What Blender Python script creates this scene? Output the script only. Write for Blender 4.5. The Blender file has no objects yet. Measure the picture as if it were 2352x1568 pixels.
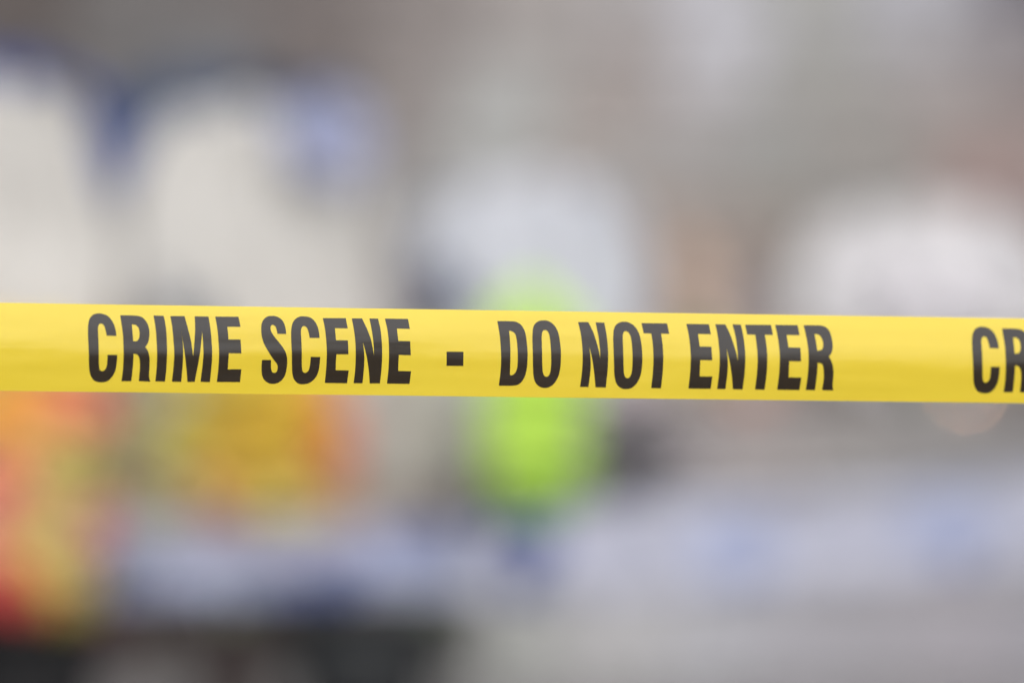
import bpy, bmesh, math, random
from math import radians as R, sin, cos, pi
from mathutils import Vector, Matrix, geometry, noise
random.seed(4)
S = bpy.context.scene
col = S.collection

# ------------------------------------------------------------------ camera, sky, sun, exposure
ZC = 0.85                      # lens height above the pavement
FOC = 340.0
cam = bpy.data.cameras.new('camera'); co = bpy.data.objects.new('camera', cam); col.objects.link(co)
co.location = (0, 0, ZC); co.rotation_euler = (R(90), 0, 0)
cam.lens = FOC; cam.sensor_width = 36; cam.clip_start = 0.5; cam.clip_end = 2000
cam.dof.use_dof = True; cam.dof.focus_distance = 8.36; cam.dof.aperture_fstop = 2.75
cam.dof.aperture_blades = 0
S.camera = co
S.cycles.use_adaptive_sampling = False
S.cycles.sampling_pattern = 'TABULATED_SOBOL'

w = bpy.data.worlds.new('World'); S.world = w; w.use_nodes = True
nt = w.node_tree; bgn = nt.nodes['Background']
sky = nt.nodes.new('ShaderNodeTexSky'); sky.sky_type = 'NISHITA'; sky.sun_disc = False
SUN_EL, SUN_AZ = 55, 172
sky.sun_elevation = R(SUN_EL); sky.sun_rotation = R(SUN_AZ); sky.air_density = 1.0; sky.dust_density = 4.0
hs = nt.nodes.new('ShaderNodeHueSaturation'); hs.inputs['Saturation'].default_value = 0.22
nt.links.new(sky.outputs[0], hs.inputs['Color']); nt.links.new(hs.outputs[0], bgn.inputs['Color'])
bgn.inputs['Strength'].default_value = 0.12
sun = bpy.data.lights.new('sun', 'SUN'); so = bpy.data.objects.new('sun', sun); col.objects.link(so)
sun.energy = 0.9; sun.angle = R(25); sun.color = (1.0, 0.96, 0.9)
az = R(SUN_AZ)
sd = Vector((sin(az) * cos(R(SUN_EL)), cos(az) * cos(R(SUN_EL)), sin(R(SUN_EL))))   # towards the sun
so.rotation_euler = sd.to_track_quat('Z', 'Y').to_euler(); so.location = sd * 50
S.view_settings.view_transform = 'Standard'; S.view_settings.look = 'None'
S.view_settings.gamma = 1; S.view_settings.use_curve_mapping = False
S.view_settings.exposure = 0.50

# ------------------------------------------------------------------ helpers
def lin(c):
    f = lambda v: (v / 12.92) if v <= 0.04045 else ((v + 0.055) / 1.055) ** 2.4
    return tuple(f(x / 255.0) for x in c)

def mat(name, c, rough=0.7, spec=0.4, noise_amt=0.0, nscale=20.0, ior=None, sheen=0, emit=None):
    m = bpy.data.materials.new(name); m.use_nodes = True
    b = m.node_tree.nodes['Principled BSDF']
    b.inputs['Base Color'].default_value = (*c, 1); b.inputs['Roughness'].default_value = rough
    b.inputs['Specular IOR Level'].default_value = spec
    if ior: b.inputs['IOR'].default_value = ior
    if emit:
        b.inputs['Emission Color'].default_value = (*emit[0], 1); b.inputs['Emission Strength'].default_value = emit[1]
    if noise_amt:
        n = m.node_tree.nodes; l = m.node_tree.links
        tc = n.new('ShaderNodeTexCoord'); nz = n.new('ShaderNodeTexNoise'); nz.inputs['Scale'].default_value = nscale
        nz.inputs['Detail'].default_value = 6
        mr = n.new('ShaderNodeMapRange'); mr.inputs['To Min'].default_value = 1 - noise_amt; mr.inputs['To Max'].default_value = 1 + noise_amt
        mr.inputs['From Min'].default_value = 0.3; mr.inputs['From Max'].default_value = 0.7
        mx = n.new('ShaderNodeVectorMath'); mx.operation = 'SCALE'; mx.inputs[0].default_value = c
        l.new(tc.outputs['Object'], nz.inputs['Vector']); l.new(nz.outputs['Fac'], mr.inputs['Value'])
        l.new(mr.outputs[0], mx.inputs['Scale']); l.new(mx.outputs[0], b.inputs['Base Color'])
    return m

def obj(name, verts, faces, m, parent=None, smooth=True, thick=0):
    me = bpy.data.meshes.new(name)
    me.from_pydata([tuple(v) for v in verts], [], faces); me.update()
    for mm in (m if isinstance(m, list) else [m]): me.materials.append(mm)
    if smooth: me.polygons.foreach_set('use_smooth', [True] * len(me.polygons))
    o = bpy.data.objects.new(name, me); col.objects.link(o)
    if parent:
        o.parent = parent
        o.matrix_parent_inverse = Matrix.Translation(-parent.location)
    if thick:
        md = o.modifiers.new('thickness', 'SOLIDIFY'); md.thickness = thick; md.offset = 0
    return o

def bmobj(name, bm, m, parent=None, smooth=False):
    me = bpy.data.meshes.new(name); bmesh.ops.recalc_face_normals(bm, faces=bm.faces); bm.to_mesh(me); bm.free()
    for mm in (m if isinstance(m, list) else [m]): me.materials.append(mm)
    if smooth: me.polygons.foreach_set('use_smooth', [True] * len(me.polygons))
    o = bpy.data.objects.new(name, me); col.objects.link(o)
    if parent:
        o.parent = parent; o.matrix_parent_inverse = Matrix.Translation(-parent.location)
    return o

def thing(name, label, cat, loc, group=None):
    o = bpy.data.objects.new(name, None); col.objects.link(o); o.location = loc; o.empty_display_size = 0.1
    o['label'] = label; o['category'] = cat
    if group: o['group'] = group
    return o

def tag(o, label=None, cat=None, group=None, kind=None):
    if label: o['label'] = label
    if cat: o['category'] = cat
    if group: o['group'] = group
    if kind: o['kind'] = kind
    return o

KK = 36 / FOC / 2352           # metres per metre of distance, per 1/2352 of the frame width
def P(px, py, y): return Vector(((px - 1176) * KK * y, y, ZC - (py - 784) * KK * y))

def add_box(bm, x0, x1, y0, y1, z0, z1, bevel=0.0):
    r = bmesh.ops.create_cube(bm, size=1)
    vs = r['verts']
    for v in vs:
        v.co = Vector((x0 if v.co.x < 0 else x1, y0 if v.co.y < 0 else y1, z0 if v.co.z < 0 else z1))
    if bevel:
        es = list({e for v in vs for e in v.link_edges})
        bmesh.ops.bevel(bm, geom=es, offset=bevel, segments=2, profile=0.6, affect='EDGES')

# ------------------------------------------------------------------ setting: ground
me_g = [(-60, -60, 0), (60, -60, 0), (60, 90, 0), (-60, 90, 0)]
g = obj('ground', me_g, [(0, 1, 2, 3)], mat('asphalt', (0.125, 0.104, 0.078), 0.9, 0.3, 0.25, 6), smooth=False)
tag(g, kind='structure', label='grey paved ground in front of the stone wall')
YW = 23.55                     # wall face
# pavement slab strip along the wall, one step up from the road
bm = bmesh.new(); add_box(bm, -9, 9, 14.4, YW + 0.4, -0.3, 0.02)
pv = bmobj('pavement', bm, mat('paving', (0.17, 0.165, 0.165), 0.85, 0.3, 0.12, 4))
tag(pv, kind='structure', label='pale stone pavement at the foot of the wall')

# ------------------------------------------------------------------ stone wall, ashlar blocks of different stones
# stone colour over the wall, lightened below the coping to offset its shade (columns of x, rows of height; sRGB)
GX = [-100, 150, 400, 650, 900, 1150, 1400, 1650, 1850, 2080, 2300, 2420]
GR = {
 -60: [(98,90,87),(104,97,94),(125,122,122),(118,110,108),(134,127,125),(164,158,156),(170,166,166),(196,196,204),(170,170,168),(190,190,198),(132,130,138),(90,86,94)],
  90: [(98,92,92),(104,98,96),(128,130,132),(114,107,105),(138,130,128),(166,161,159),(165,158,156),(197,197,205),(163,162,160),(174,173,178),(158,154,158),(90,86,92)],
 240: [(90,88,92),(104,100,100),(120,122,128),(112,106,106),(148,140,138),(180,182,181),(164,154,150),(178,176,179),(158,157,153),(160,153,151),(160,151,148),(150,138,136)],
 400: [(110,110,120),(112,112,120),(120,120,120),(130,128,128),(148,143,142),(176,177,175),(166,159,156),(164,162,161),(151,151,147),(156,150,147),(162,140,136),(160,148,146)],
 560: [(120,118,118),(130,128,128),(130,128,128),(140,136,136),(150,146,146),(160,160,160),(176,160,150),(164,144,134),(134,134,130),(148,146,144),(164,146,142),(170,148,144)],
 720: [(120,112,108),(130,122,118),(130,122,118),(150,140,136),(165,156,154),(150,150,150),(160,150,148),(158,150,152),(154,150,150),(160,155,155),(160,155,155),(160,155,155)],
 880: [(130,112,100),(140,120,105),(140,124,108),(160,140,125),(190,184,178),(180,190,168),(218,210,220),(204,184,178),(198,192,190),(178,172,168),(160,156,152),(130,128,126)],
1040: [(130,110,100),(140,118,104),(140,124,104),(180,165,155),(184,182,174),(164,168,146),(150,146,150),(164,156,156),(168,163,161),(144,142,142),(138,136,138),(140,138,140)],
1200: [(110,95,90),(125,105,100),(130,120,110),(140,125,115),(140,128,122),(130,128,124),(140,138,140),(166,165,168),(166,166,168),(165,164,168),(165,164,168),(165,164,168)],
1360: [(60,51,51),(68,58,58),(74,70,68),(64,60,58),(64,63,62),(160,160,158),(182,181,184),(176,176,183),(166,165,171),(168,165,171),(168,164,171),(160,159,165)],
1500: [(51,43,43),(60,48,48),(74,70,68),(64,60,58),(64,63,62),(166,168,164),(186,185,186),(184,184,190),(172,170,176),(168,165,171),(168,164,171),(163,161,168)],
1620: [(51,43,43),(60,48,48),(74,70,68),(64,60,58),(64,63,62),(166,168,164),(186,185,186),(184,184,190),(172,170,176),(168,165,171),(168,164,171),(163,161,168)],
}
GYk = sorted(GR)
def wall_rgb(px, py):
    px = min(max(px, GX[0]), GX[-1]); py = min(max(py, GYk[0]), GYk[-1])
    i = max(k for k in range(len(GX) - 1) if GX[k] <= px or k == 0)
    j = max(k for k in range(len(GYk) - 1) if GYk[k] <= py or k == 0)
    fx = (px - GX[i]) / (GX[i + 1] - GX[i]); fy = (py - GYk[j]) / (GYk[j + 1] - GYk[j])
    a, b = GR[GYk[j]], GR[GYk[j + 1]]
    f = lambda c: (a[i][c] * (1 - fx) + a[i + 1][c] * fx) * (1 - fy) + (b[i][c] * (1 - fx) + b[i + 1][c] * fx) * fy
    return (f(0), f(1), f(2))
WALL_GAIN = 0.955
LZ = P(0, 925, YW).z; PLX = P(1080, 0, YW).x      # top and left end of the projecting plinth
bm = bmesh.new(); cl = bm.loops.layers.float_color.new('stone')
H = 0.118
rows = int(3.0 / H)
for r in range(rows):
    z0 = 0.02 + r * H
    x = -4.2 + random.uniform(0, 0.2)
    while x < 4.2:
        wd = random.uniform(0.17, 0.30)
        n0 = len(bm.faces)
        dep = random.uniform(0, 0.012)
        if z0 < LZ and x < PLX < x + wd: wd = PLX - x + 0.02
        if z0 < LZ - 0.05 and x >= PLX: dep += 0.16
        add_box(bm, x + 0.002, x + wd - 0.002, YW - dep, YW + 0.25, z0 + 0.002, min(z0 + H, LZ - 0.03 if dep > .1 else 9) - 0.002, 0.004)
        bm.faces.ensure_lookup_table()
        cx, cz = x + wd / 2, z0 + H / 2
        px = 1176 + cx / (KK * YW); py = 784 - (cz - ZC) / (KK * YW)
        if abs(cx) > 1.5 or py < -80: c = wall_rgb(random.choice([900, 1150, 1400, 1850, 2080, 2300]), random.choice([240, 400]))
        else: c = wall_rgb(px, py)
        j = random.uniform(-2.5, 2.5); c = lin((c[0] + j, c[1] + j, c[2] + j))
        for f in bm.faces[n0:]:
            for lp in f.loops: lp[cl] = (c[0] * WALL_GAIN, c[1] * WALL_GAIN, c[2] * WALL_GAIN, 1)
        x += wd
ms = bpy.data.materials.new('ashlar_stone'); ms.use_nodes = True
n = ms.node_tree.nodes; l = ms.node_tree.links; b = n['Principled BSDF']
at = n.new('ShaderNodeAttribute'); at.attribute_name = 'stone'
nz = n.new('ShaderNodeTexNoise'); nz.inputs['Scale'].default_value = 18; nz.inputs['Detail'].default_value = 8
tc = n.new('ShaderNodeTexCoord'); l.new(tc.outputs['Object'], nz.inputs['Vector'])
mr = n.new('ShaderNodeMapRange'); mr.inputs['From Min'].default_value = .3; mr.inputs['From Max'].default_value = .7
mr.inputs['To Min'].default_value = .85; mr.inputs['To Max'].default_value = 1.15
l.new(nz.outputs['Fac'], mr.inputs['Value'])
sc = n.new('ShaderNodeVectorMath'); sc.operation = 'SCALE'; l.new(at.outputs['Color'], sc.inputs[0]); l.new(mr.outputs[0], sc.inputs['Scale'])
l.new(sc.outputs[0], b.inputs['Base Color']); b.inputs['Roughness'].default_value = 0.9; b.inputs['Specular IOR Level'].default_value = 0.2
bp = n.new('ShaderNodeBump'); bp.inputs['Strength'].default_value = 0.4; bp.inputs['Distance'].default_value = 0.01
l.new(nz.outputs['Fac'], bp.inputs['Height']); l.new(bp.outputs[0], b.inputs['Normal'])
wall = thing('stone_wall', 'weathered grey and brown stone block wall, out of focus behind all the bouquets', 'wall', (0, YW, 0))
bmobj('masonry', bm, ms, wall)
bm = bmesh.new(); add_box(bm, -4.2, 4.2, YW + 0.02, YW + 0.24, 0, 3.0)
bmobj('mortar', bm, mat('mortar', (0.4, 0.385, 0.37), 0.95, 0.2), wall)
# ledge: coping on top of the plinth
bm = bmesh.new(); add_box(bm, PLX - .01, 4.2, YW - 0.185, YW - 0.013, LZ - 0.03, LZ, 0.006)
bmobj('ledge', bm, mat('ledge_stone', lin((176, 170, 168)), 0.9, 0.2, 0.1, 12), wall)

# ------------------------------------------------------------------ flowers and wrapping
def petal_mat(rgb, gain=1.0):
    m = mat('petals', tuple(min(0.92, v * gain + 0.015) for v in lin(rgb)), 0.6, 0.3, 0.08, 40)
    n = m.node_tree.nodes; l = m.node_tree.links; b = n['Principled BSDF']; out = n['Material Output']
    tr = n.new('ShaderNodeBsdfTranslucent'); mx = n.new('ShaderNodeMixShader'); mx.inputs[0].default_value = 0.12
    l.new(b.inputs['Base Color'].links[0].from_socket, tr.inputs['Color'])
    l.new(b.outputs[0], mx.inputs[1]); l.new(tr.outputs[0], mx.inputs[2]); l.new(mx.outputs[0], out.inputs[0])
    return m

def petal(verts, faces, ang, tilt, ln, wd, base_r, z0, cup, seg=4):
    b0 = len(verts)
    for i in range(seg + 1):
        t = i / seg
        r = base_r + ln * t * cos(tilt + cup * t); z = z0 + ln * t * sin(tilt + cup * t)
        hw = wd * (sin(pi * (0.12 + 0.80 * t)) ** 0.7) * 0.5
        for s in (-1, 0, 1):
            rr = r + abs(s) * hw * 0.18 * sin(tilt); 
            x = rr * cos(ang) - s * hw * sin(ang); y = rr * sin(ang) + s * hw * cos(ang)
            verts.append((x, y, z + abs(s) * hw * 0.25))
    for i in range(seg):
        for s in range(2):
            a = b0 + i * 3 + s
            faces.append((a, a + 1, a + 4, a + 3))

def bloom_mesh(name, m, rad, seed, rings, lift, wid, ln, squash):
    """overlapping petals laid like scales over a low dome"""
    rnd = random.Random(seed); V = []; F = []
    # the dome under the petals
    S_, T_ = 16, 8; r0 = rad * .86
    for i in range(T_ + 1):
        th = (pi * .56) * i / T_
        for k in range(S_):
            ph = 2 * pi * k / S_; V.append((r0 * sin(th) * cos(ph), r0 * sin(th) * sin(ph), r0 * squash * cos(th)))
    for i in range(T_):
        for k in range(S_):
            F.append((i * S_ + k, (i + 1) * S_ + k, (i + 1) * S_ + (k + 1) % S_, i * S_ + (k + 1) % S_))
    for q in range(rings):
        th = pi * .52 * (q + .35) / rings; n_ = max(3, round(2 * pi * sin(th) / (wid * .62)))
        for k in range(n_):
            ph = 2 * pi * k / n_ + q * .8 + rnd.uniform(-.08, .08)
            L = ln * rnd.uniform(.85, 1.15); W = wid * rnd.uniform(.9, 1.1); b0 = len(V); lf = lift * rnd.uniform(.7, 1.3)
            for a in range(5):
                t = a / 4; hw = W * .5 * (sin(pi * (.14 + .78 * t)) ** .6)
                for sgn in (-1, 0, 1):
                    tt = th + (t - .35) * L; pp = ph + sgn * hw / max(.35, sin(max(tt, .2)))
                    r_ = rad * (.90 + lf * t * t + .02 * (1 - abs(sgn)) + .0006 * (k % 3))
                    V.append((r_ * sin(tt) * cos(pp), r_ * sin(tt) * sin(pp), r_ * squash * cos(tt)))
            for a in range(4):
                for c_ in range(2):
                    w_ = b0 + a * 3 + c_; F.append((w_, w_ + 3, w_ + 4, w_ + 1))
    me = bpy.data.meshes.new(name); me.from_pydata(V, [], F); me.materials.append(m)
    me.polygons.foreach_set('use_smooth', [True] * len(F)); return me
def rose_mesh(name, m, rad=0.042, seed=0): return bloom_mesh(name, m, rad, seed, 5, .16, .8, .62, .72)
def mum_mesh(name, m, rad=0.042, seed=0): return bloom_mesh(name, m, rad, seed, 7, .12, .34, .42, .8)

_fm = {}
FG = 1.15
def flower(parent, px, py, y, rgb, rad=0.045, kind='rose', gain=1.0):
    key = (rgb, kind)
    if key not in _fm:
        nm = {'rose': 'rose_head', 'mum': 'chrysanthemum_head'}[kind]
        m = petal_mat(rgb, FG if kind == 'mum' else 0.97)
        _fm[key] = (rose_mesh if kind == 'rose' else mum_mesh)(nm, m, 0.045, len(_fm))
    me = _fm[key]
    o = bpy.data.objects.new(me.name.split('.')[0], me); col.objects.link(o)
    o.parent = parent; p = P(px, py, y)
    o.location = p - parent.location
    sc_ = 1.08 * rad / 0.045 * (y / 22.4) * random.uniform(.92, 1.1)
    o.scale = (sc_, sc_, sc_)
    d = Vector((random.uniform(-.35, .35), -1, random.uniform(0.3, .9))).normalized()
    o.rotation_euler = d.to_track_quat('Z', 'Y').to_euler()
    return o

def leaves(name, parent, pts, m, ln=0.09, per=9, wd=0.03):
    """a spray of leaves round each point (px, py, y)"""
    V = []; F = []
    for (px, py, y) in pts:
        c = P(px, py, y)
        for k in range(per):
            d = Vector((random.uniform(-1, 1), random.uniform(-.6, .3), random.uniform(-.6, 1))).normalized()
            side = d.cross(Vector((random.uniform(-.3, .3), -1, random.uniform(-.3, .3)))).normalized()
            up = side.cross(d)
            q_ = y / 22.4; L = ln * q_ * random.uniform(.7, 1.2); W = wd * q_ * random.uniform(.8, 1.2)
            o = c + Vector((random.uniform(-.03, .03), random.uniform(-.02, .02), random.uniform(-.03, .03))) * q_
            b0 = len(V)
            prof = [(0, .08), (.25, .8), (.5, 1), (.75, .7), (1, .05)]
            for t, hw in prof:
                for s in (-1, 0, 1):
                    V.append(o + d * L * t + side * (s * hw * W / 2) + up * (-(t ** 2) * L * .25 + abs(s) * hw * W * .15))
            for i in range(4):
                for s in range(2):
                    a = b0 + i * 3 + s; F.append((a, a + 1, a + 4, a + 3))
    return obj(name, V, F, m, parent)

def sheet(name, parent, prof, y, m, curl=0.35, crumple=0.010, seed=0, nu=28, nv=44, wave=0.012, thick=0.0012, leanback=0.05):
    """wrapping paper: prof = rows (py, left px, right px) from top to bottom"""
    V = []; F = []
    py0, py1 = prof[0][0], prof[-1][0]
    for j in range(nv + 1):
        t = j / nv; py = py0 + (py1 - py0) * t
        k = max(i for i in range(len(prof) - 1) if prof[i][0] <= py + 1e-6)
        f = (py - prof[k][0]) / (prof[k + 1][0] - prof[k][0]); f = f * f * (3 - 2 * f) if 0 else f
        L = prof[k][1] * (1 - f) + prof[k + 1][1] * f; Rr = prof[k][2] * (1 - f) + prof[k + 1][2] * f
        for i in range(nu + 1):
            u = -1 + 2 * i / nu
            p = P((L + Rr) / 2 + u * (Rr - L) / 2, py, y)
            hw = (Rr - L) / 2 * KK * y
            fold = sin(u * 9 + seed) * 0.018 * (1 - t) + sin(u * 23 + seed * 2 + t * 3) * 0.006 * (1 - t * .5)
            p.y += y / 22.4 * (leanback * (1 - t) + fold + crumple * noise.noise(Vector((u * 4 + seed, t * 6, seed))) * 2) - curl * hw * u * u
            if t < .15: p.z += y / 22.4 * (wave * sin(u * 7 + seed) * (1 - t / .15) - 0.02 * (1 - t / .15) * u * u)
            V.append(p)
    for j in range(nv):
        for i in range(nu):
            a = j * (nu + 1) + i; F.append((a, a + 1, a + nu + 2, a + nu + 1))
    return obj(name, V, F, m, parent, thick=thick)

def front_cone(name, parent, prof, y, m, seed=0, bulge=0.08, nu=24, nv=24):
    V = []; F = []
    py0, py1 = prof[0][0], prof[-1][0]
    for j in range(nv + 1):
        t = j / nv; py = py0 + (py1 - py0) * t
        k = max(i for i in range(len(prof) - 1) if prof[i][0] <= py + 1e-6)
        f = (py - prof[k][0]) / (prof[k + 1][0] - prof[k][0])
        L = prof[k][1] * (1 - f) + prof[k + 1][1] * f; Rr = prof[k][2] * (1 - f) + prof[k + 1][2] * f
        for i in range(nu + 1):
            u = -1 + 2 * i / nu
            p = P((L + Rr) / 2 + u * (Rr - L) / 2, py, y); hw = (Rr - L) / 2 * KK * y
            p.y += -0.55 * hw * (1 - u * u) + 0.008 * sin(u * 14 + seed) * (1 - t) + 0.008 * noise.noise(Vector((u * 5, t * 5, seed)))
            V.append(p)
    for j in range(nv):
        for i in range(nu):
            a = j * (nu + 1) + i; F.append((a, a + 1, a + nu + 2, a + nu + 1))
    return obj(name, V, F, m, parent, thick=0.0012)

def tube(name, parent, pts, rad, m, seg=10):
    V = []; F = []
    for i, p in enumerate(pts):
        d = (pts[min(i + 1, len(pts) - 1)] - pts[max(i - 1, 0)]).normalized()
        a = d.cross(Vector((0, 1, 0.01))).normalized(); b_ = d.cross(a)
        r_ = rad[i] if isinstance(rad, (list, tuple)) else rad
        for k in range(seg):
            th = 2 * pi * k / seg; V.append(p + a * r_ * cos(th) + b_ * r_ * sin(th))
    for i in range(len(pts) - 1):
        for k in range(seg):
            F.append((i * seg + k, i * seg + (k + 1) % seg, (i + 1) * seg + (k + 1) % seg, (i + 1) * seg + k))
    F.append(tuple(range(seg))); F.append(tuple((len(pts) - 1) * seg + k for k in range(seg)))
    return obj(name, V, F, m, parent)

def lathe(name, parent, c, prof, m, seg=32):
    V = []; F = []
    for (r_, z) in prof:
        for k in range(seg):
            th = 2 * pi * k / seg; V.append(Vector((c.x + r_ * cos(th), c.y + r_ * sin(th), c.z + z)))
    for i in range(len(prof) - 1):
        for k in range(seg): F.append((i * seg + k, i * seg + (k + 1) % seg, (i + 1) * seg + (k + 1) % seg, (i + 1) * seg + k))
    F.append(tuple(reversed(range(seg))))
    return obj(name, V, F, m, parent)

PAPER = mat('white_wrapping_paper', (0.61, 0.595, 0.57), 0.7, 0.3, 0.03, 12)
PAPER_COOL = mat('cool_white_paper', (0.59, 0.605, 0.665), 0.6, 0.3, 0.03, 12)
PAPER_R = mat('soft_white_paper', (0.64, 0.63, 0.645), 0.7, 0.3, 0.03, 12)
BLUE = mat('blue_tissue', lin((76, 90, 142)), 0.7, 0.3)
NAVY = mat('slate_blue_tissue', lin((68, 80, 104)), 0.7, 0.3)
PERI = mat('periwinkle_tissue', lin((168, 173, 202)), 0.7, 0.3)
STEM = mat('stems', (0.06, 0.10, 0.03), 0.6, 0.3)
DARKLEAF = mat('dark_leaves', (0.05, 0.048, 0.06), 0.6, 0.3)
SAGE = mat('sage_leaves', lin((196, 196, 150)), 0.7, 0.3)
BROWNLEAF = mat('brown_leaves', lin((160, 130, 112)), 0.7, 0.3)
OLIVE = mat('olive_leaves', lin((160, 148, 84)), 0.7, 0.3)

def bucket(px0, px1, pytop, y, label, m, mr_):
    c = P((px0 + px1) / 2, 0, y); c.z = 0.02
    rt = (px1 - px0) / 2 * KK * y; h = P(0, pytop, y).z - 0.02
    b_ = thing('flower_bucket', label, 'bucket', tuple(c), 'flower buckets holding the bouquets')
    lathe('bucket_body', b_, c, [(rt * .78, 0), (rt * .80, .01), (rt * .97, h - .02), (rt * .93, h - .02), (rt * .76, .02), (0.001, .02)], m)
    lathe('rim', b_, c, [(rt * .975, h - .025), (rt * 1.03, h - .02), (rt * 1.04, h - .004), (rt * 1.0, h), (rt * .93, h - .003), (rt * .93, h - .02), (rt * .975, h - .025)], mr_)
    V = []
    hp = [c + Vector((rt * cos(a), -rt * .35 * sin(a) - rt * .75, h - .02 - rt * .9 * sin(a))) for a in [pi * k / 14 for k in range(15)]]
    tube('handle', b_, hp, 0.003, mat('bucket_handle', (0.02, 0.02, 0.02), 0.5), 8)
    return b_
BLK = mat('black_plastic', (0.008, 0.008, 0.009), 0.6, 0.12)
BLKR = mat('black_rim', (0.01, 0.01, 0.011), 0.6, 0.15)
CHAR = mat('charcoal_plastic', lin((26, 29, 32)), 0.6, 0.3)
BRN = mat('brown_plastic', lin((46, 36, 35)), 0.6, 0.3)

# bouquet 1: far left, mixed pink, orange and yellow roses
YA = 18.2
A = thing('bouquet', 'tall blurred bouquet at far left, white paper over pink, orange and yellow roses', 'bouquet', tuple(P(60, 1480, YA)), 'bouquets in front of the stone wall')
profA = [(184, -200, 110), (220, -240, 200), (300, -250, 200), (400, -250, 226), (560, -250, 285), (720, -250, 260), (900, -170, 210), (1250, -60, 150), (1480, 20, 90)]
sheet('wrapping_paper', A, profA, YA + .07, PAPER, seed=1, curl=.25)
sheet('blue_tissue', A, [(122, -180, 100), (170, -240, 180), (240, -262, 270), (300, -262, 312), (370, -262, 312), (440, -262, 270), (560, -255, 236)], YA + .19, BLUE, seed=2, curl=.2)
tube('stems', A, [P(50, 1100, YA + .03), P(58, 1350, YA + .03), P(60, 1500, YA)], [.044, .034, .022], STEM)
fa = [(10,790,(235,200,80)),(110,800,(235,215,120)),(190,815,(225,205,120)),(-70,830,(240,180,70)),(10,870,(242,185,60)),(100,880,(250,150,90)),(190,885,(232,138,110)),
 (30,945,(243,185,70)),(115,945,(255,168,100)),(205,950,(228,128,104)),(-50,950,(240,170,60)),(50,1010,(240,165,90)),(130,1020,(225,200,120)),(195,1040,(176,168,70)),
 (-10,1050,(240,160,100)),(20,1110,(228,120,116)),(-60,1120,(225,130,120)),(95,1090,(228,180,115)),(165,1110,(205,190,110)),(50,1180,(205,165,100)),(130,1190,(205,182,110)),
 (205,1180,(202,120,130)),(190,1120,(176,165,85)),(-10,1180,(225,120,115)),(10,1250,(228,162,120)),(90,1265,(210,190,90)),(165,1255,(205,180,125)),(208,1235,(198,120,132)),(-50,1270,(228,150,120)),
 (20,1310,(208,78,70)),(95,1325,(218,192,84)),(150,1325,(205,175,105)),(5,1365,(195,35,40)),(70,1370,(176,66,50)),(130,1380,(156,140,50)),(175,1385,(138,122,48)),(-50,1360,(200,50,50))]
for (a, b_, c) in fa: flower(A, a, b_, YA - .02 - .02 * random.random(), c, .046)
flower(A, 215, 1430, YA - .02, (84, 26, 34), .03) 
leaves('leaves', A, [(210,1000,YA),(190,1330,YA),(60,1060,YA),(120,1150,YA+.02)], OLIVE, .07, 7)

# bouquet 2: wide white paper, orange and yellow roses
YB = 20.5
B = thing('bouquet', 'wide bouquet of blurred orange and yellow roses below tall white paper with blue edge', 'bouquet', tuple(P(535, 1480, YB)), 'bouquets in front of the stone wall')
profB = [(240, 425, 745), (280, 365, 805), (350, 325, 845), (430, 305, 858), (490, 294, 862), (700, 300, 885), (860, 360, 850), (1150, 440, 700), (1300, 490, 600), (1480, 505, 565)]
sheet('wrapping_paper', B, profB, YB + .08, PAPER, seed=3, curl=.25)
sheet('blue_tissue', B, [(158, 330, 640), (190, 275, 800), (260, 245, 835), (350, 265, 845), (430, 300, 850)], YB + .25, NAVY, seed=5, curl=.1)
sheet('tissue_fold', B, [(215, 690, 800), (260, 630, 840), (330, 640, 855), (390, 700, 856), (430, 790, 856)], YB + .055, PERI, seed=6, curl=.1, leanback=.0)
tube('stems', B, [P(580, 1100, YB + .03), P(545, 1350, YB + .03), P(535, 1490, YB)], [.04, .028, .02], STEM)
fb = [(430,830,(200,184,90)),(510,850,(205,179,70)),(580,850,(215,179,50)),(660,855,(222,189,45)),(740,860,(220,134,55)),
 (400,980,(188,179,80)),(470,930,(196,172,60)),(545,935,(213,174,45)),(625,930,(222,190,40)),(700,930,(215,164,45)),(757,950,(216,128,60)),
 (470,1010,(205,179,50)),(540,1015,(212,152,38)),(615,1005,(218,174,40)),(685,1010,(222,186,42)),(747,1025,(208,106,48)),(774,1045,(206,102,63)),(767,990,(208,98,50)),
 (430,1060,(198,179,80)),(510,1085,(203,164,60)),(590,1080,(210,179,50)),(665,1085,(215,189,60)),(727,1090,(205,148,88)),
 (470,1125,(200,122,100)),(545,1150,(196,154,95)),(620,1155,(205,189,90)),(695,1155,(203,194,100)),(420,1140,(178,174,120)),(770,1120,(190,134,100)),(510,1190,(190,124,110)),(750,1175,(178,164,118))]
for (a, b_, c) in fb: flower(B, a, b_, YB - .04 - .03 * random.random(), c, .044)
leaves('leaves', B, [(350,1080,YB),(360,1140,YB),(400,1170,YB),(370,1020,YB),(340,960,YB)], SAGE, .07, 9)
leaves('shadow_leaves', B, [(395,730,YB-.03),(430,715,YB-.03),(470,760,YB-.03)], NAVY, .06, 7)  # grey leaves added to stand in for the shadow low on the paper
leaves('dry_leaves', B, [(275,1000,YB+.03),(285,1080,YB+.03),(280,1150,YB+.03),(290,930,YB+.03)], BROWNLEAF, .07, 8)

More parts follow.
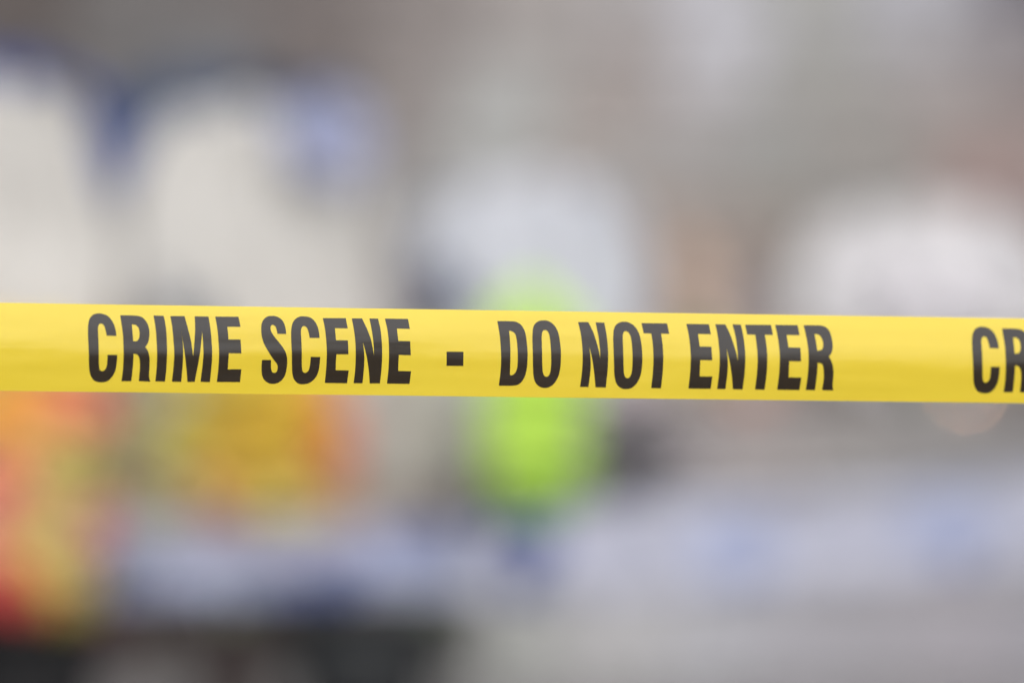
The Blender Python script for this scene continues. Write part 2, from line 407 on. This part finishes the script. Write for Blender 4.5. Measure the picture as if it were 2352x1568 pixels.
# bouquet 3: lime green chrysanthemums in round cool white paper
YC = 20.5
C = thing('bouquet', 'bouquet of bright lime green chrysanthemums in round cool white paper', 'bouquet', tuple(P(900, 1480, YC)), 'bouquets in front of the stone wall')
profC = [(405, 1040, 1390), (440, 990, 1432), (485, 965, 1458), (560, 950, 1480), (680, 962, 1490), (780, 1000, 1450), (900, 1100, 1370), (1180, 1140, 1290), (1300, 1030, 1120), (1400, 950, 1010), (1480, 890, 940)]
sheet('wrapping_paper', C, profC, YC + .08, PAPER_COOL, seed=7, curl=.3, nv=60)
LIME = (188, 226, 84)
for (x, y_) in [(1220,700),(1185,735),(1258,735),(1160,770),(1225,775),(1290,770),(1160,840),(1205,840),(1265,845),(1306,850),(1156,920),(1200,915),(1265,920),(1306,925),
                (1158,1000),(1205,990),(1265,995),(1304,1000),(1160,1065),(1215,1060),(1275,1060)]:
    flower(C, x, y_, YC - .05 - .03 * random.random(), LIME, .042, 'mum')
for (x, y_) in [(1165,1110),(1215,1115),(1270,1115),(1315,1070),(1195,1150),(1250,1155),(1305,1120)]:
    flower(C, x, y_, YC - .04, (128, 172, 58), .038, 'mum')  # lower heads in darker green: shade under the bunch put into the colour
leaves('slate_leaves', C, [(1010,660,YC),(1040,690,YC),(1000,720,YC)], mat('slate_leaves', lin((84, 92, 118)), .7, .3), .07, 10)
leaves('dark_leaves', C, [(1440,985,YC),(1490,1030,YC),(1450,1050,YC-.01),(1500,1085,YC),(1395,1110,YC),(1455,1135,YC),(1370,1160,YC),(1070,1150,YC),(1000,1190,YC)], DARKLEAF, .085, 7)
tube('stems', C, [P(1215, 1080, YC + .02), P(1180, 1220, YC + .02), P(1020, 1360, YC + .02), P(900, 1490, YC)], [.04, .03, .024, .018], STEM)

# bouquet 4: white paper fan on the ledge
YD = YW - .12
D = thing('bouquet', 'broad white paper bouquet on the ledge at right, behind the last printed letters', 'bouquet', tuple(P(2120, 925, YD)), 'bouquets in front of the stone wall')
D.location.z = LZ
profD = [(470, 1965, 2310), (500, 1895, 2370), (550, 1855, 2410), (640, 1828, 2440), (750, 1825, 2440), (830, 1930, 2300), (900, 2060, 2200), (922, 2080, 2180)]
sheet('wrapping_paper', D, profD, YD, PAPER_R, seed=9, curl=.25, leanback=.03)
for (x, y_) in [(2000,640),(2075,620),(2150,625),(2225,640),(2290,670),(2030,710),(2110,700),(2190,705),(2260,735),(2080,775),(2160,780)]:
    flower(D, x, y_, YD - .06, (224, 221, 226), .042)
tube('stems', D, [P(2120, 780, YD - .02), P(2125, 860, YD - .02), Vector((P(2130, 0, YD).x, YD - .02, LZ))], [.04, .03, .022], STEM)
# peach roses between bouquets
E = thing('bouquet', 'small posy of pale peach roses standing between two white bouquets', 'bouquet', (P(1590, 0, YW - .1).x, YW - .1, LZ), 'bouquets in front of the stone wall')
for (x, y_) in [(1590,600),(1610,660),(1585,710),(1600,745)]:
    flower(E, x, y_, YW - .1, (212, 186, 164), .032)
leaves('leaves', E, [(1590,770,YW-.09),(1600,820,YW-.09)], SAGE, .06, 8)
tube('stems', E, [P(1590, 610, YW - .09), P(1590, 760, YW - .09), Vector((P(1590, 0, YW - .09).x, YW - .09, LZ))], [.01, .014, .012], STEM)
sheet('wrapping_paper', E, [(740, 1530, 1650), (830, 1555, 1630), (922, 1575, 1608)], YW - .08, mat('beige_paper', lin((190, 168, 150)), .8), seed=3, nu=10, nv=12)

# candles on the ledge
def candle(px, m, label, rad, h, flame=True):
    c = Vector((P(px, 0, YW - .1).x, YW - .115, LZ))
    t = thing('candle', label, 'candle', tuple(c), 'candles on the ledge')
    lathe('candle_body', t, c, [(rad, 0), (rad, h), (rad * .9, h + .002), (rad * .7, h - .004), (.001, h - .005)], m, 24)
    tube('wick', t, [c + Vector((0, 0, h - .006)), c + Vector((0, 0, h + .004))], .0012, BLK, 6)
    if flame:
        lathe('flame', t, c + Vector((0, 0, h + .003)), [(.001, 0), (.0045, .004), (.006, .010), (.004, .018), (.0006, .027)], mat('flame', (1, .6, .3), .5, emit=((1.0, .52, .30), 14)), 12)
    return t
candle(2215, mat('ivory_wax', lin((205, 190, 172)), .5), 'short ivory candle with a small flame on the ledge under the white bouquet', .028, .022)
candle(1722, mat('terracotta_wax', lin((172, 112, 84)), .6), 'squat terracotta candle on the ledge, unlit, right of the peach roses', .05, .05, False)

# buckets
bucket(-120, 240, 1430, YA, 'black plastic flower bucket under the pink and orange bouquet', BLK, BLKR)
bucket(440, 620, 1420, YB, 'dark brown flower bucket, narrowest of the three', BRN, BRN)
bucket(650, 1018, 1395, YC, 'wide charcoal flower bucket holding the lime green bouquet', CHAR, CHAR)

# ------------------------------------------------------------------ blue and white cordon banner hung behind the yellow tape
YN = 18.6
bn_pts = [(-900, 1215, 1425), (-300, 1205, 1412), (230, 1200, 1376), (600, 1198, 1374), (900, 1204, 1368), (1200, 1200, 1376), (1450, 1158, 1368), (1700, 1142, 1350), (2000, 1124, 1328), (2352, 1096, 1300), (3000, 1040, 1245), (3600, 985, 1190)]
def bnx(px):
    k = max(i for i in range(len(bn_pts) - 1) if bn_pts[i][0] <= px)
    f = (px - bn_pts[k][0]) / (bn_pts[k + 1][0] - bn_pts[k][0])
    return [bn_pts[k][c] * (1 - f) + bn_pts[k + 1][c] * f for c in (1, 2)]
NU, NV = 460, 22
V = []; F = []
for i in range(NU + 1):
    px = -900 + 4499 * i / NU
    t0, t1 = bnx(px)
    for j in range(NV + 1):
        t = j / NV; p = P(px, t0 + (t1 - t0) * t, YN)
        p.y += 0.022 * noise.noise(Vector((px * .004, t * 1.2, 3))) + 0.008 * noise.noise(Vector((px * .015, t * 3, 8)))
        V.append(p)
for i in range(NU):
    for j in range(NV):
        a = i * (NV + 1) + j; F.append((a, a + NV + 1, a + NV + 2, a + 1))
BW = mat('banner_white', lin((178, 180, 197)), .45, .5); BLU = mat('banner_blue', lin((144, 154, 192)), .45, .5); BDK = mat('banner_dark_blue', lin((62, 77, 134)), .45, .5)
BGR = mat('banner_grey', lin((162, 156, 170)), .45, .5)
ban = obj('cordon_tape', V, F, [BW, BLU, BDK, BGR, mat('banner_mid_blue', lin((108, 117, 155)), .45, .5), mat('banner_pale_blue', lin((158, 165, 194)), .45, .5), mat('banner_grey_blue', lin((138, 144, 170)), .45, .5)], thick=0.0008)
tag(ban, 'blurred blue and white plastic cordon tape running low across the picture', 'tape')
# printed bars: (centre px, half width, slant, t range, material)
bars = [(470, 170, 30, .48, 1.0, 6), (945, 115, 10, 0, .85, 6), (265, 30, 20, .35, .95, 4), (695, 75, 90, .62, 1.0, 2), (640, 60, 60, .62, .95, 4), (790, 48, 30, .35, .9, 4), (560, 120, 0, 0, .35, 3), (745, 110, 0, 0, .3, 3),
        (900, 60, 20, .15, .7, 5), (960, 60, 20, 0, .45, 4), (1178, 62, 0, 0, .22, 2), (1250, 48, 50, .05, .5, 2), (1205, 50, 20, .5, .82, 4), (1200, 42, 10, .82, 1.0, 2),
        (1690, 95, 30, .12, .9, 5), (1705, 42, 30, .86, 1.0, 4), (2175, 105, 20, .08, .8, 5), (2195, 36, 30, .78, 1.0, 4), (440, 80, 30, .5, .92, 5),
        (-120, 80, 40, .1, .9, 1), (2800, 80, 40, .1, .9, 2), (2550, 60, 30, .1, .9, 5)]
for k, f in enumerate(ban.data.polygons):
    i = k // NV; j = k % NV; px = -900 + 4499 * (i + .5) / NU; t = (j + .5) / NV
    for (c, hw, sl, a, b_, mi) in bars:
        if a <= t <= b_ and abs(px - c - sl * (t - .5)) < hw: f.material_index = mi

# ------------------------------------------------------------------ the yellow printed tape, in focus
K4 = 36 / FOC / 4096
DL, DR = 8.245, 8.555
XL, XR = -2048 * K4 * DL, 2048 * K4 * DR
ZL, ZR = ZC - (1386.3 - 1365.5) * K4 * DL, ZC - (1442.6 - 1365.5) * K4 * DR
BB = (DR - DL) / (XR - XL); AA = DL - BB * XL
HWD = 352 * K4 * DL / 2
LEN = math.hypot(XR - XL, DR - DL)
def to_sv(X, Y):
    q = (X - 2048) * K4; d = AA / (1 - BB * q); x = q * d; z = ZC - (Y - 1365.5) * K4 * d
    s = (x - XL) / (XR - XL)
    return s, (z - (ZL + (ZR - ZL) * s)) / HWD
def vzero(s):
    return -0.06 - 0.10 * math.exp(-((s - 0.17) / .12) ** 2) + 0.035 * sin(s * 5 + 1)
TU, TL = 10.0, 1.5
def depth_off(s, v):
    v0 = vzero(s); a = v - v0
    und = 0.0012 * noise.noise(Vector((s * 3.1, v * .6, 5))) + 0.00022 * noise.noise(Vector((s * 9, v * 3.2, 2))) + 0.00006 * noise.noise(Vector((s * 60, v * 2.5, 9)))
    # slope grows away from the line where the tape faces straight ahead
    k = R(TU) if a > 0 else R(TL)
    return HWD * (k * a * a * .5 + R(2.2) * math.log(math.cosh(a * 6)) / 6) + und
NRM = Vector((-(DR - DL), XR - XL, 0)).normalized()        # points away from the camera
def surf(s, v, off=0.0):
    p = Vector((XL + (XR - XL) * s, DL + (DR - DL) * s, ZL + (ZR - ZL) * s + v * HWD))
    return p + NRM * (depth_off(s, v) - off)
def nrm(s, v):
    e = 1e-3
    n_ = (surf(s + e, v) - surf(s - e, v)).cross(surf(s, v + e) - surf(s, v - e)).normalized()
    return n_ if n_.y < 0 else -n_
LEV = [-1 + 2 * j / 40 for j in range(41)]
ym = bpy.data.materials.new('yellow_plastic_tape'); ym.use_nodes = True
n = ym.node_tree.nodes; l = ym.node_tree.links; b = n['Principled BSDF']
b.inputs['Roughness'].default_value = 0.2; b.inputs['IOR'].default_value = 1.9
tc = n.new('ShaderNodeTexCoord'); nz = n.new('ShaderNodeTexNoise'); nz.inputs['Scale'].default_value = 5; nz.inputs['Detail'].default_value = 3
l.new(tc.outputs['Object'], nz.inputs['Vector'])
rp = n.new('ShaderNodeMix'); rp.data_type = 'RGBA'
rp.inputs['A'].default_value = (0.85, 0.63, 0.034, 1); rp.inputs['B'].default_value = (0.88, 0.70, 0.05, 1)
l.new(nz.outputs['Fac'], rp.inputs['Factor']); l.new(rp.outputs['Result'], b.inputs['Base Color'])
out = n['Material Output']; tr = n.new('ShaderNodeBsdfTranslucent'); mxs = n.new('ShaderNodeMixShader'); mxs.inputs[0].default_value = 0.04
l.new(rp.outputs['Result'], tr.inputs['Color']); l.new(b.outputs[0], mxs.inputs[1]); l.new(tr.outputs[0], mxs.inputs[2]); l.new(mxs.outputs[0], out.inputs[0])
nz2 = n.new('ShaderNodeTexNoise'); nz2.inputs['Scale'].default_value = 60; nz2.inputs['Detail'].default_value = 5
mp = n.new('ShaderNodeMapping'); mp.inputs['Scale'].default_value = (.25, .25, 1.5); l.new(tc.outputs['Object'], mp.inputs['Vector']); l.new(mp.outputs[0], nz2.inputs['Vector'])
bp = n.new('ShaderNodeBump'); bp.inputs['Strength'].default_value = .06; bp.inputs['Distance'].default_value = .001
l.new(nz2.outputs['Fac'], bp.inputs['Height']); l.new(bp.outputs[0], b.inputs['Normal'])
ink = bpy.data.materials.new('black_print'); ink.use_nodes = True
n = ink.node_tree.nodes; l = ink.node_tree.links; b = n['Principled BSDF']
b.inputs['Roughness'].default_value = 0.2; b.inputs['IOR'].default_value = 1.9
tc = n.new('ShaderNodeTexCoord'); nz = n.new('ShaderNodeTexNoise'); nz.inputs['Scale'].default_value = 260; nz.inputs['Detail'].default_value = 3
l.new(tc.outputs['Object'], nz.inputs['Vector'])
rp = n.new('ShaderNodeMix'); rp.data_type = 'RGBA'
rp.inputs['A'].default_value = (0.006, 0.003, 0.0005, 1); rp.inputs['B'].default_value = (0.024, 0.012, 0.002, 1)
l.new(nz.outputs['Fac'], rp.inputs['Factor']); l.new(rp.outputs['Result'], b.inputs['Base Color'])

tape = thing('barrier_tape', 'sharp yellow plastic tape printed in black, stretched straight across the picture', 'tape', tuple(surf(.5, 0)))
S0, S1 = -1.05, 2.1
NS = 420
V = []; F = []
for i in range(NS + 1):
    s = S0 + (S1 - S0) * i / NS
    for v in LEV: V.append(surf(s, v))
nl = len(LEV)
for i in range(NS):
    for j in range(nl - 1):
        a = i * nl + j; F.append((a, a + nl, a + nl + 1, a + 1))
bd = obj('tape_band', V, F, ym, tape)
bd.data.normals_split_custom_set_from_vertices([nrm(S0 + (S1 - S0) * (k // nl) / NS, LEV[k % nl]) for k in range(len(V))])

SC = {'L': (2.8683, 0, 1150), '5': (2.352, 300, 1200), '6': (2.352, 1300, 1200), '7': (2.13818, 2300, 1200)}
# letters: (word, zoom key, [loops]); a point with a third value is a smooth point of a curve
def pts(txt):
    out = []
    for t in txt.split():
        s_ = t.endswith('~'); a, b_ = t.rstrip('~').split(','); out.append((float(a), float(b_), s_))
    return out
LET = [
('crime','L',["1340,553 1332,480~ 1310,410~ 1275,350~ 1225,312~ 1145,295~ 1080,312~ 1040,355~ 1020,420~ 1014,500~ 1014,600~ 1018,750~ 1022,880~ 1030,960~ 1050,1020~ 1085,1065~ 1140,1083~ 1200,1083~ 1250,1062~ 1295,1015~ 1325,950~ 1340,870~ 1346,772 1234,770 1232,840~ 1226,900~ 1208,940~ 1178,957~ 1150,945~ 1138,900~ 1134,800~ 1132,600~ 1130,480~ 1135,440~ 1150,418~ 1175,413~ 1198,430~ 1214,475~ 1228,550"]),
('crime','L',["1393,317 1500,318~ 1590,324~ 1650,345~ 1695,400~ 1717,470~ 1719,540~ 1708,610~ 1690,650~ 1667,680 1690,712~ 1708,760~ 1717,820~ 1718,900~ 1714,980~ 1716,1030~ 1730,1077 1596,1072 1604,980~ 1608,900~ 1604,830~ 1590,785~ 1565,762~ 1532,758 1530,850~ 1520,980~ 1510,1072 1398,1072 1412,950~ 1418,800~ 1417,600~ 1410,480~ 1398,380~",
 "1520,422 1560,427~ 1590,450~ 1604,490~ 1605,550~ 1592,595~ 1565,614~ 1530,612 1527,520~"]),
('crime','L',["1776,320 1891,323 1905,400~ 1915,520~ 1918,650~ 1916,800~ 1910,950~ 1897,1077 1786,1073 1798,950~ 1803,800~ 1800,600~ 1790,440~"]),
('crime','5',["908,150 1042,150 1072,280~ 1095,390~ 1112,530 1125,400~ 1136,280~ 1138,152 1267,155 1278,250~ 1287,370~ 1291,480~ 1288,600~ 1273,770 1185,768 1198,650~ 1208,520~ 1207,400~ 1201,290 1193,370~ 1180,470~ 1160,600~ 1130,768 1062,768 1050,640~ 1030,480~ 1005,285 1016,400~ 1018,520~ 1012,650~ 1003,768 915,766 928,640~ 934,500~ 928,350~ 920,240~"]),
('crime','5',["1330,155 1549,157 1563,250 1440,250 1447,370 1560,371 1566,500 1447,499 1442,600~ 1440,651 1568,650 1557,770 1338,769 1350,650~ 1356,500~ 1352,370~ 1343,250~"]),
('scene','5',["1990,318 1985,260~ 1965,200~ 1925,162~ 1870,148~ 1815,157~ 1775,195~ 1758,250~ 1758,320~ 1768,375~ 1790,430~ 1830,500~ 1870,560~ 1895,590~ 1908,620~ 1908,650~ 1895,678~ 1872,683~ 1855,670~ 1846,630~ 1845,563 1760,562 1757,640~ 1765,710~ 1790,755~ 1835,783~ 1885,785~ 1935,765~ 1975,715~ 1994,640~ 1997,560~ 1985,500~ 1960,450~ 1920,395~ 1880,345~ 1852,300~ 1845,265~ 1850,240~ 1868,232~ 1890,245~ 1902,280~ 1908,316"]),
('scene','5',["2303,355 2295,280~ 2270,210~ 2225,165~ 2155,152~ 2100,165~ 2060,205~ 2040,270~ 2036,370~ 2040,500~ 2043,620~ 2050,700~ 2072,755~ 2110,785~ 2160,790~ 2215,775~ 2265,730~ 2295,660~ 2308,535 2218,533 2212,610~ 2200,660~ 2170,684~ 2145,670~ 2136,620~ 2133,500~ 2131,380~ 2130,290~ 2140,255~ 2162,243~ 2188,262~ 2203,310~ 2210,355"]),
('scene','6',["-12,169 205,170 218,265 97,263 105,377 216,379 220,509 107,508 103,580~ 102,659 225,661 212,781 2,778 12,660~ 17,510~ 13,380~ 3,262~"]),
('scene','6',["261,172 357,172 395,260~ 430,360~ 447,440~ 460,522 458,430~ 446,300~ 427,173 508,174 525,270~ 535,400~ 537,520~ 533,650~ 521,782 425,782 412,650~ 390,520~ 357,392 368,500~ 370,600~ 357,781 274,780 286,650~ 289,500~ 285,370~ 275,270~"]),
('scene','6',["573,174 790,177 803,270 681,267 690,384 802,386 807,517 694,515 691,600~ 690,666 812,668 799,787 587,784 598,660~ 602,520~ 600,390~ 590,270~"]),
('dash','6',["1144,485 1302,486 1302,618 1144,617"]),
('do','6',["1632,197 1740,198~ 1810,205~ 1860,240~ 1888,300~ 1900,380~ 1906,480~ 1905,580~ 1895,670~ 1868,745~ 1825,790~ 1770,803~ 1638,804 1652,680~ 1657,530~ 1650,350~",
 "1737,287 1765,292~ 1795,320~ 1808,380~ 1813,470~ 1813,580~ 1808,640~ 1790,685~ 1760,706~ 1741,702 1743,600~ 1745,450~ 1742,350~"]),
('do','6',["2070,190~ 2120,200~ 2165,235~ 2197,295~ 2213,380~ 2220,490~ 2218,600~ 2205,690~ 2175,760~ 2130,808~ 2075,825~ 2020,812~ 1980,770~ 1962,700~ 1957,600~ 1955,450~ 1957,330~ 1970,250~ 2010,203~",
 "2080,280~ 2103,295~ 2118,340~ 2126,450~ 2128,580~ 2122,670~ 2105,712~ 2085,721~ 2065,710~ 2050,670~ 2044,580~ 2043,450~ 2044,340~ 2055,292~"]),
('not','7',["38,188 125,188 160,270~ 190,370~ 208,450~ 216,505 215,420~ 205,310~ 187,190 261,192 273,280~ 282,390~ 284,500~ 279,610~ 266,746 178,745 165,620~ 147,500~ 123,392 133,490~ 134,590~ 117,742 45,741 60,620~ 66,490~ 62,360~ 52,270~"]),
('not','7',["430,184~ 480,195~ 525,230~ 555,290~ 570,370~ 576,460~ 574,560~ 562,640~ 530,710~ 485,750~ 435,760~ 390,748~ 355,710~ 338,640~ 334,540~ 331,420~ 331,310~ 345,235~ 380,197~",
 "440,265~ 465,278~ 482,320~ 491,420~ 492,540~ 485,620~ 468,658~ 447,667~ 428,652~ 418,610~ 415,520~ 413,400~ 413,310~ 422,275~"]),
('not','7',["580,196 798,199 812,287 742,286 752,390~ 755,500~ 750,620~ 737,753 653,751 665,630~ 671,500~ 668,380~ 658,285 593,283"]),
('enter','7',["963,203 1156,206 1168,291 1057,289 1068,397 1168,399 1172,514 1070,512 1068,590~ 1066,652 1175,653 1163,757 971,755 983,640~ 989,510~ 987,400~ 977,290~"]),
('enter','7',["1211,206 1297,208 1335,300~ 1365,400~ 1382,470~ 1389,524 1390,430~ 1378,310~ 1358,207 1429,210 1444,300~ 1453,400~ 1455,510~ 1449,630~ 1436,763 1352,761 1340,640~ 1320,520~ 1295,408 1304,500~ 1305,600~ 1289,760 1217,758 1230,640~ 1236,510~ 1233,400~ 1224,290~"]),
('enter','7',["1466,210 1687,212 1699,297 1630,296 1640,400~ 1643,510~ 1637,640~ 1624,765 1541,763 1554,640~ 1560,510~ 1557,400~ 1548,295 1478,293"]),
('enter','7',["1722,212 1915,214 1927,299 1816,297 1827,404 1928,407 1932,523 1830,521 1828,600~ 1826,660 1935,662 1922,768 1731,765 1743,650~ 1750,520~ 1747,400~ 1737,300~"]),
('enter','7',["1966,214 2060,215~ 2130,220~ 2175,250~ 2198,310~ 2206,380~ 2200,430~ 2186,460~ 2170,483 2190,520~ 2203,560~ 2210,610~ 2207,680~ 2205,730~ 2212,772 2115,768 2125,690~ 2127,620~ 2118,560~ 2100,540~ 2073,535 2070,620~ 2055,769 1976,767 1989,650~ 1996,520~ 1993,400~ 1980,290~",
 "2055,290 2090,294~ 2112,320~ 2124,360~ 2122,400~ 2108,425~ 2070,432 2066,370~"]),
]
def smooth_loop(p):
    out = []; N = len(p)
    for i in range(N):
        a, b_ = p[i], p[(i + 1) % N]; out.append((a[0], a[1]))
        if a[2] or b_[2]:
            pm = p[i - 1] if a[2] else a; pn = p[(i + 2) % N] if b_[2] else b_
            for k in (1, 2, 3):
                t = k / 4
                h = lambda q0, q1, q2, q3: .5 * (2 * q1 + (q2 - q0) * t + (2 * q0 - 5 * q1 + 4 * q2 - q3) * t * t + (3 * q1 - q0 - 3 * q2 + q3) * t ** 3)
                out.append((h(pm[0], a[0], b_[0], pn[0]), h(pm[1], a[1], b_[1], pn[1])))
    return out

words = {}
for (wd, key, loops) in LET:
    s_, ox, oy = SC[key]
    polys = [[to_sv(ox + x / s_, oy + y / s_) for (x, y) in smooth_loop(pts(lp))] for lp in loops]
    words.setdefault(wd, []).append(polys)
PERIOD = to_sv(3890.5, 1436)[0] - to_sv(1014 / 2.8683, 1436)[0]
print('period', PERIOD)
def build_word(wd, shift, label=None):
    bm = bmesh.new()
    for polys in words[wd]:
        vs = [Vector((a, b_, 0)) for lp in polys for (a, b_) in lp]
        tris = geometry.tessellate_polygon([[Vector((a * 10, b_, 0)) for (a, b_) in lp] for lp in polys])
        bv = [bm.verts.new(v) for v in vs]
        for t in tris:
            try: bm.faces.new([bv[k] for k in t])
            except ValueError: pass
    for v in LEV[1:-1]:
        bmesh.ops.bisect_plane(bm, geom=bm.verts[:] + bm.edges[:] + bm.faces[:], plane_co=(0, v + 1e-5, 0), plane_no=(0, 1, 0), dist=1e-7)
    nr = []
    for v in bm.verts:
        s, vv = v.co.x + shift, v.co.y
        v.co = surf(s, vv, 0.00018); nr.append(nrm(s, vv))
    for f in bm.faces:
        f.normal_update()
        if f.normal.y > 0: f.normal_flip()
    me = bpy.data.meshes.new('printed_word'); bm.to_mesh(me); bm.free(); me.materials.append(ink)
    me.polygons.foreach_set('use_smooth', [True] * len(me.polygons))
    me.normals_split_custom_set_from_vertices(nr)
    o = bpy.data.objects.new('printed_word', me); col.objects.link(o); o.parent = tape
    o.matrix_parent_inverse = Matrix.Translation(-tape.location)
    if label: o['label'] = label
    return o
for sh in (-1, 0, 1):
    for wd, lb in (('crime', 'black capitals CRIME'), ('scene', 'black capitals SCENE'), ('dash', 'short black dash'), ('do', 'black capitals DO'), ('not', 'black capitals NOT'), ('enter', 'black capitals ENTER')):
        build_word(wd, sh * PERIOD, lb)
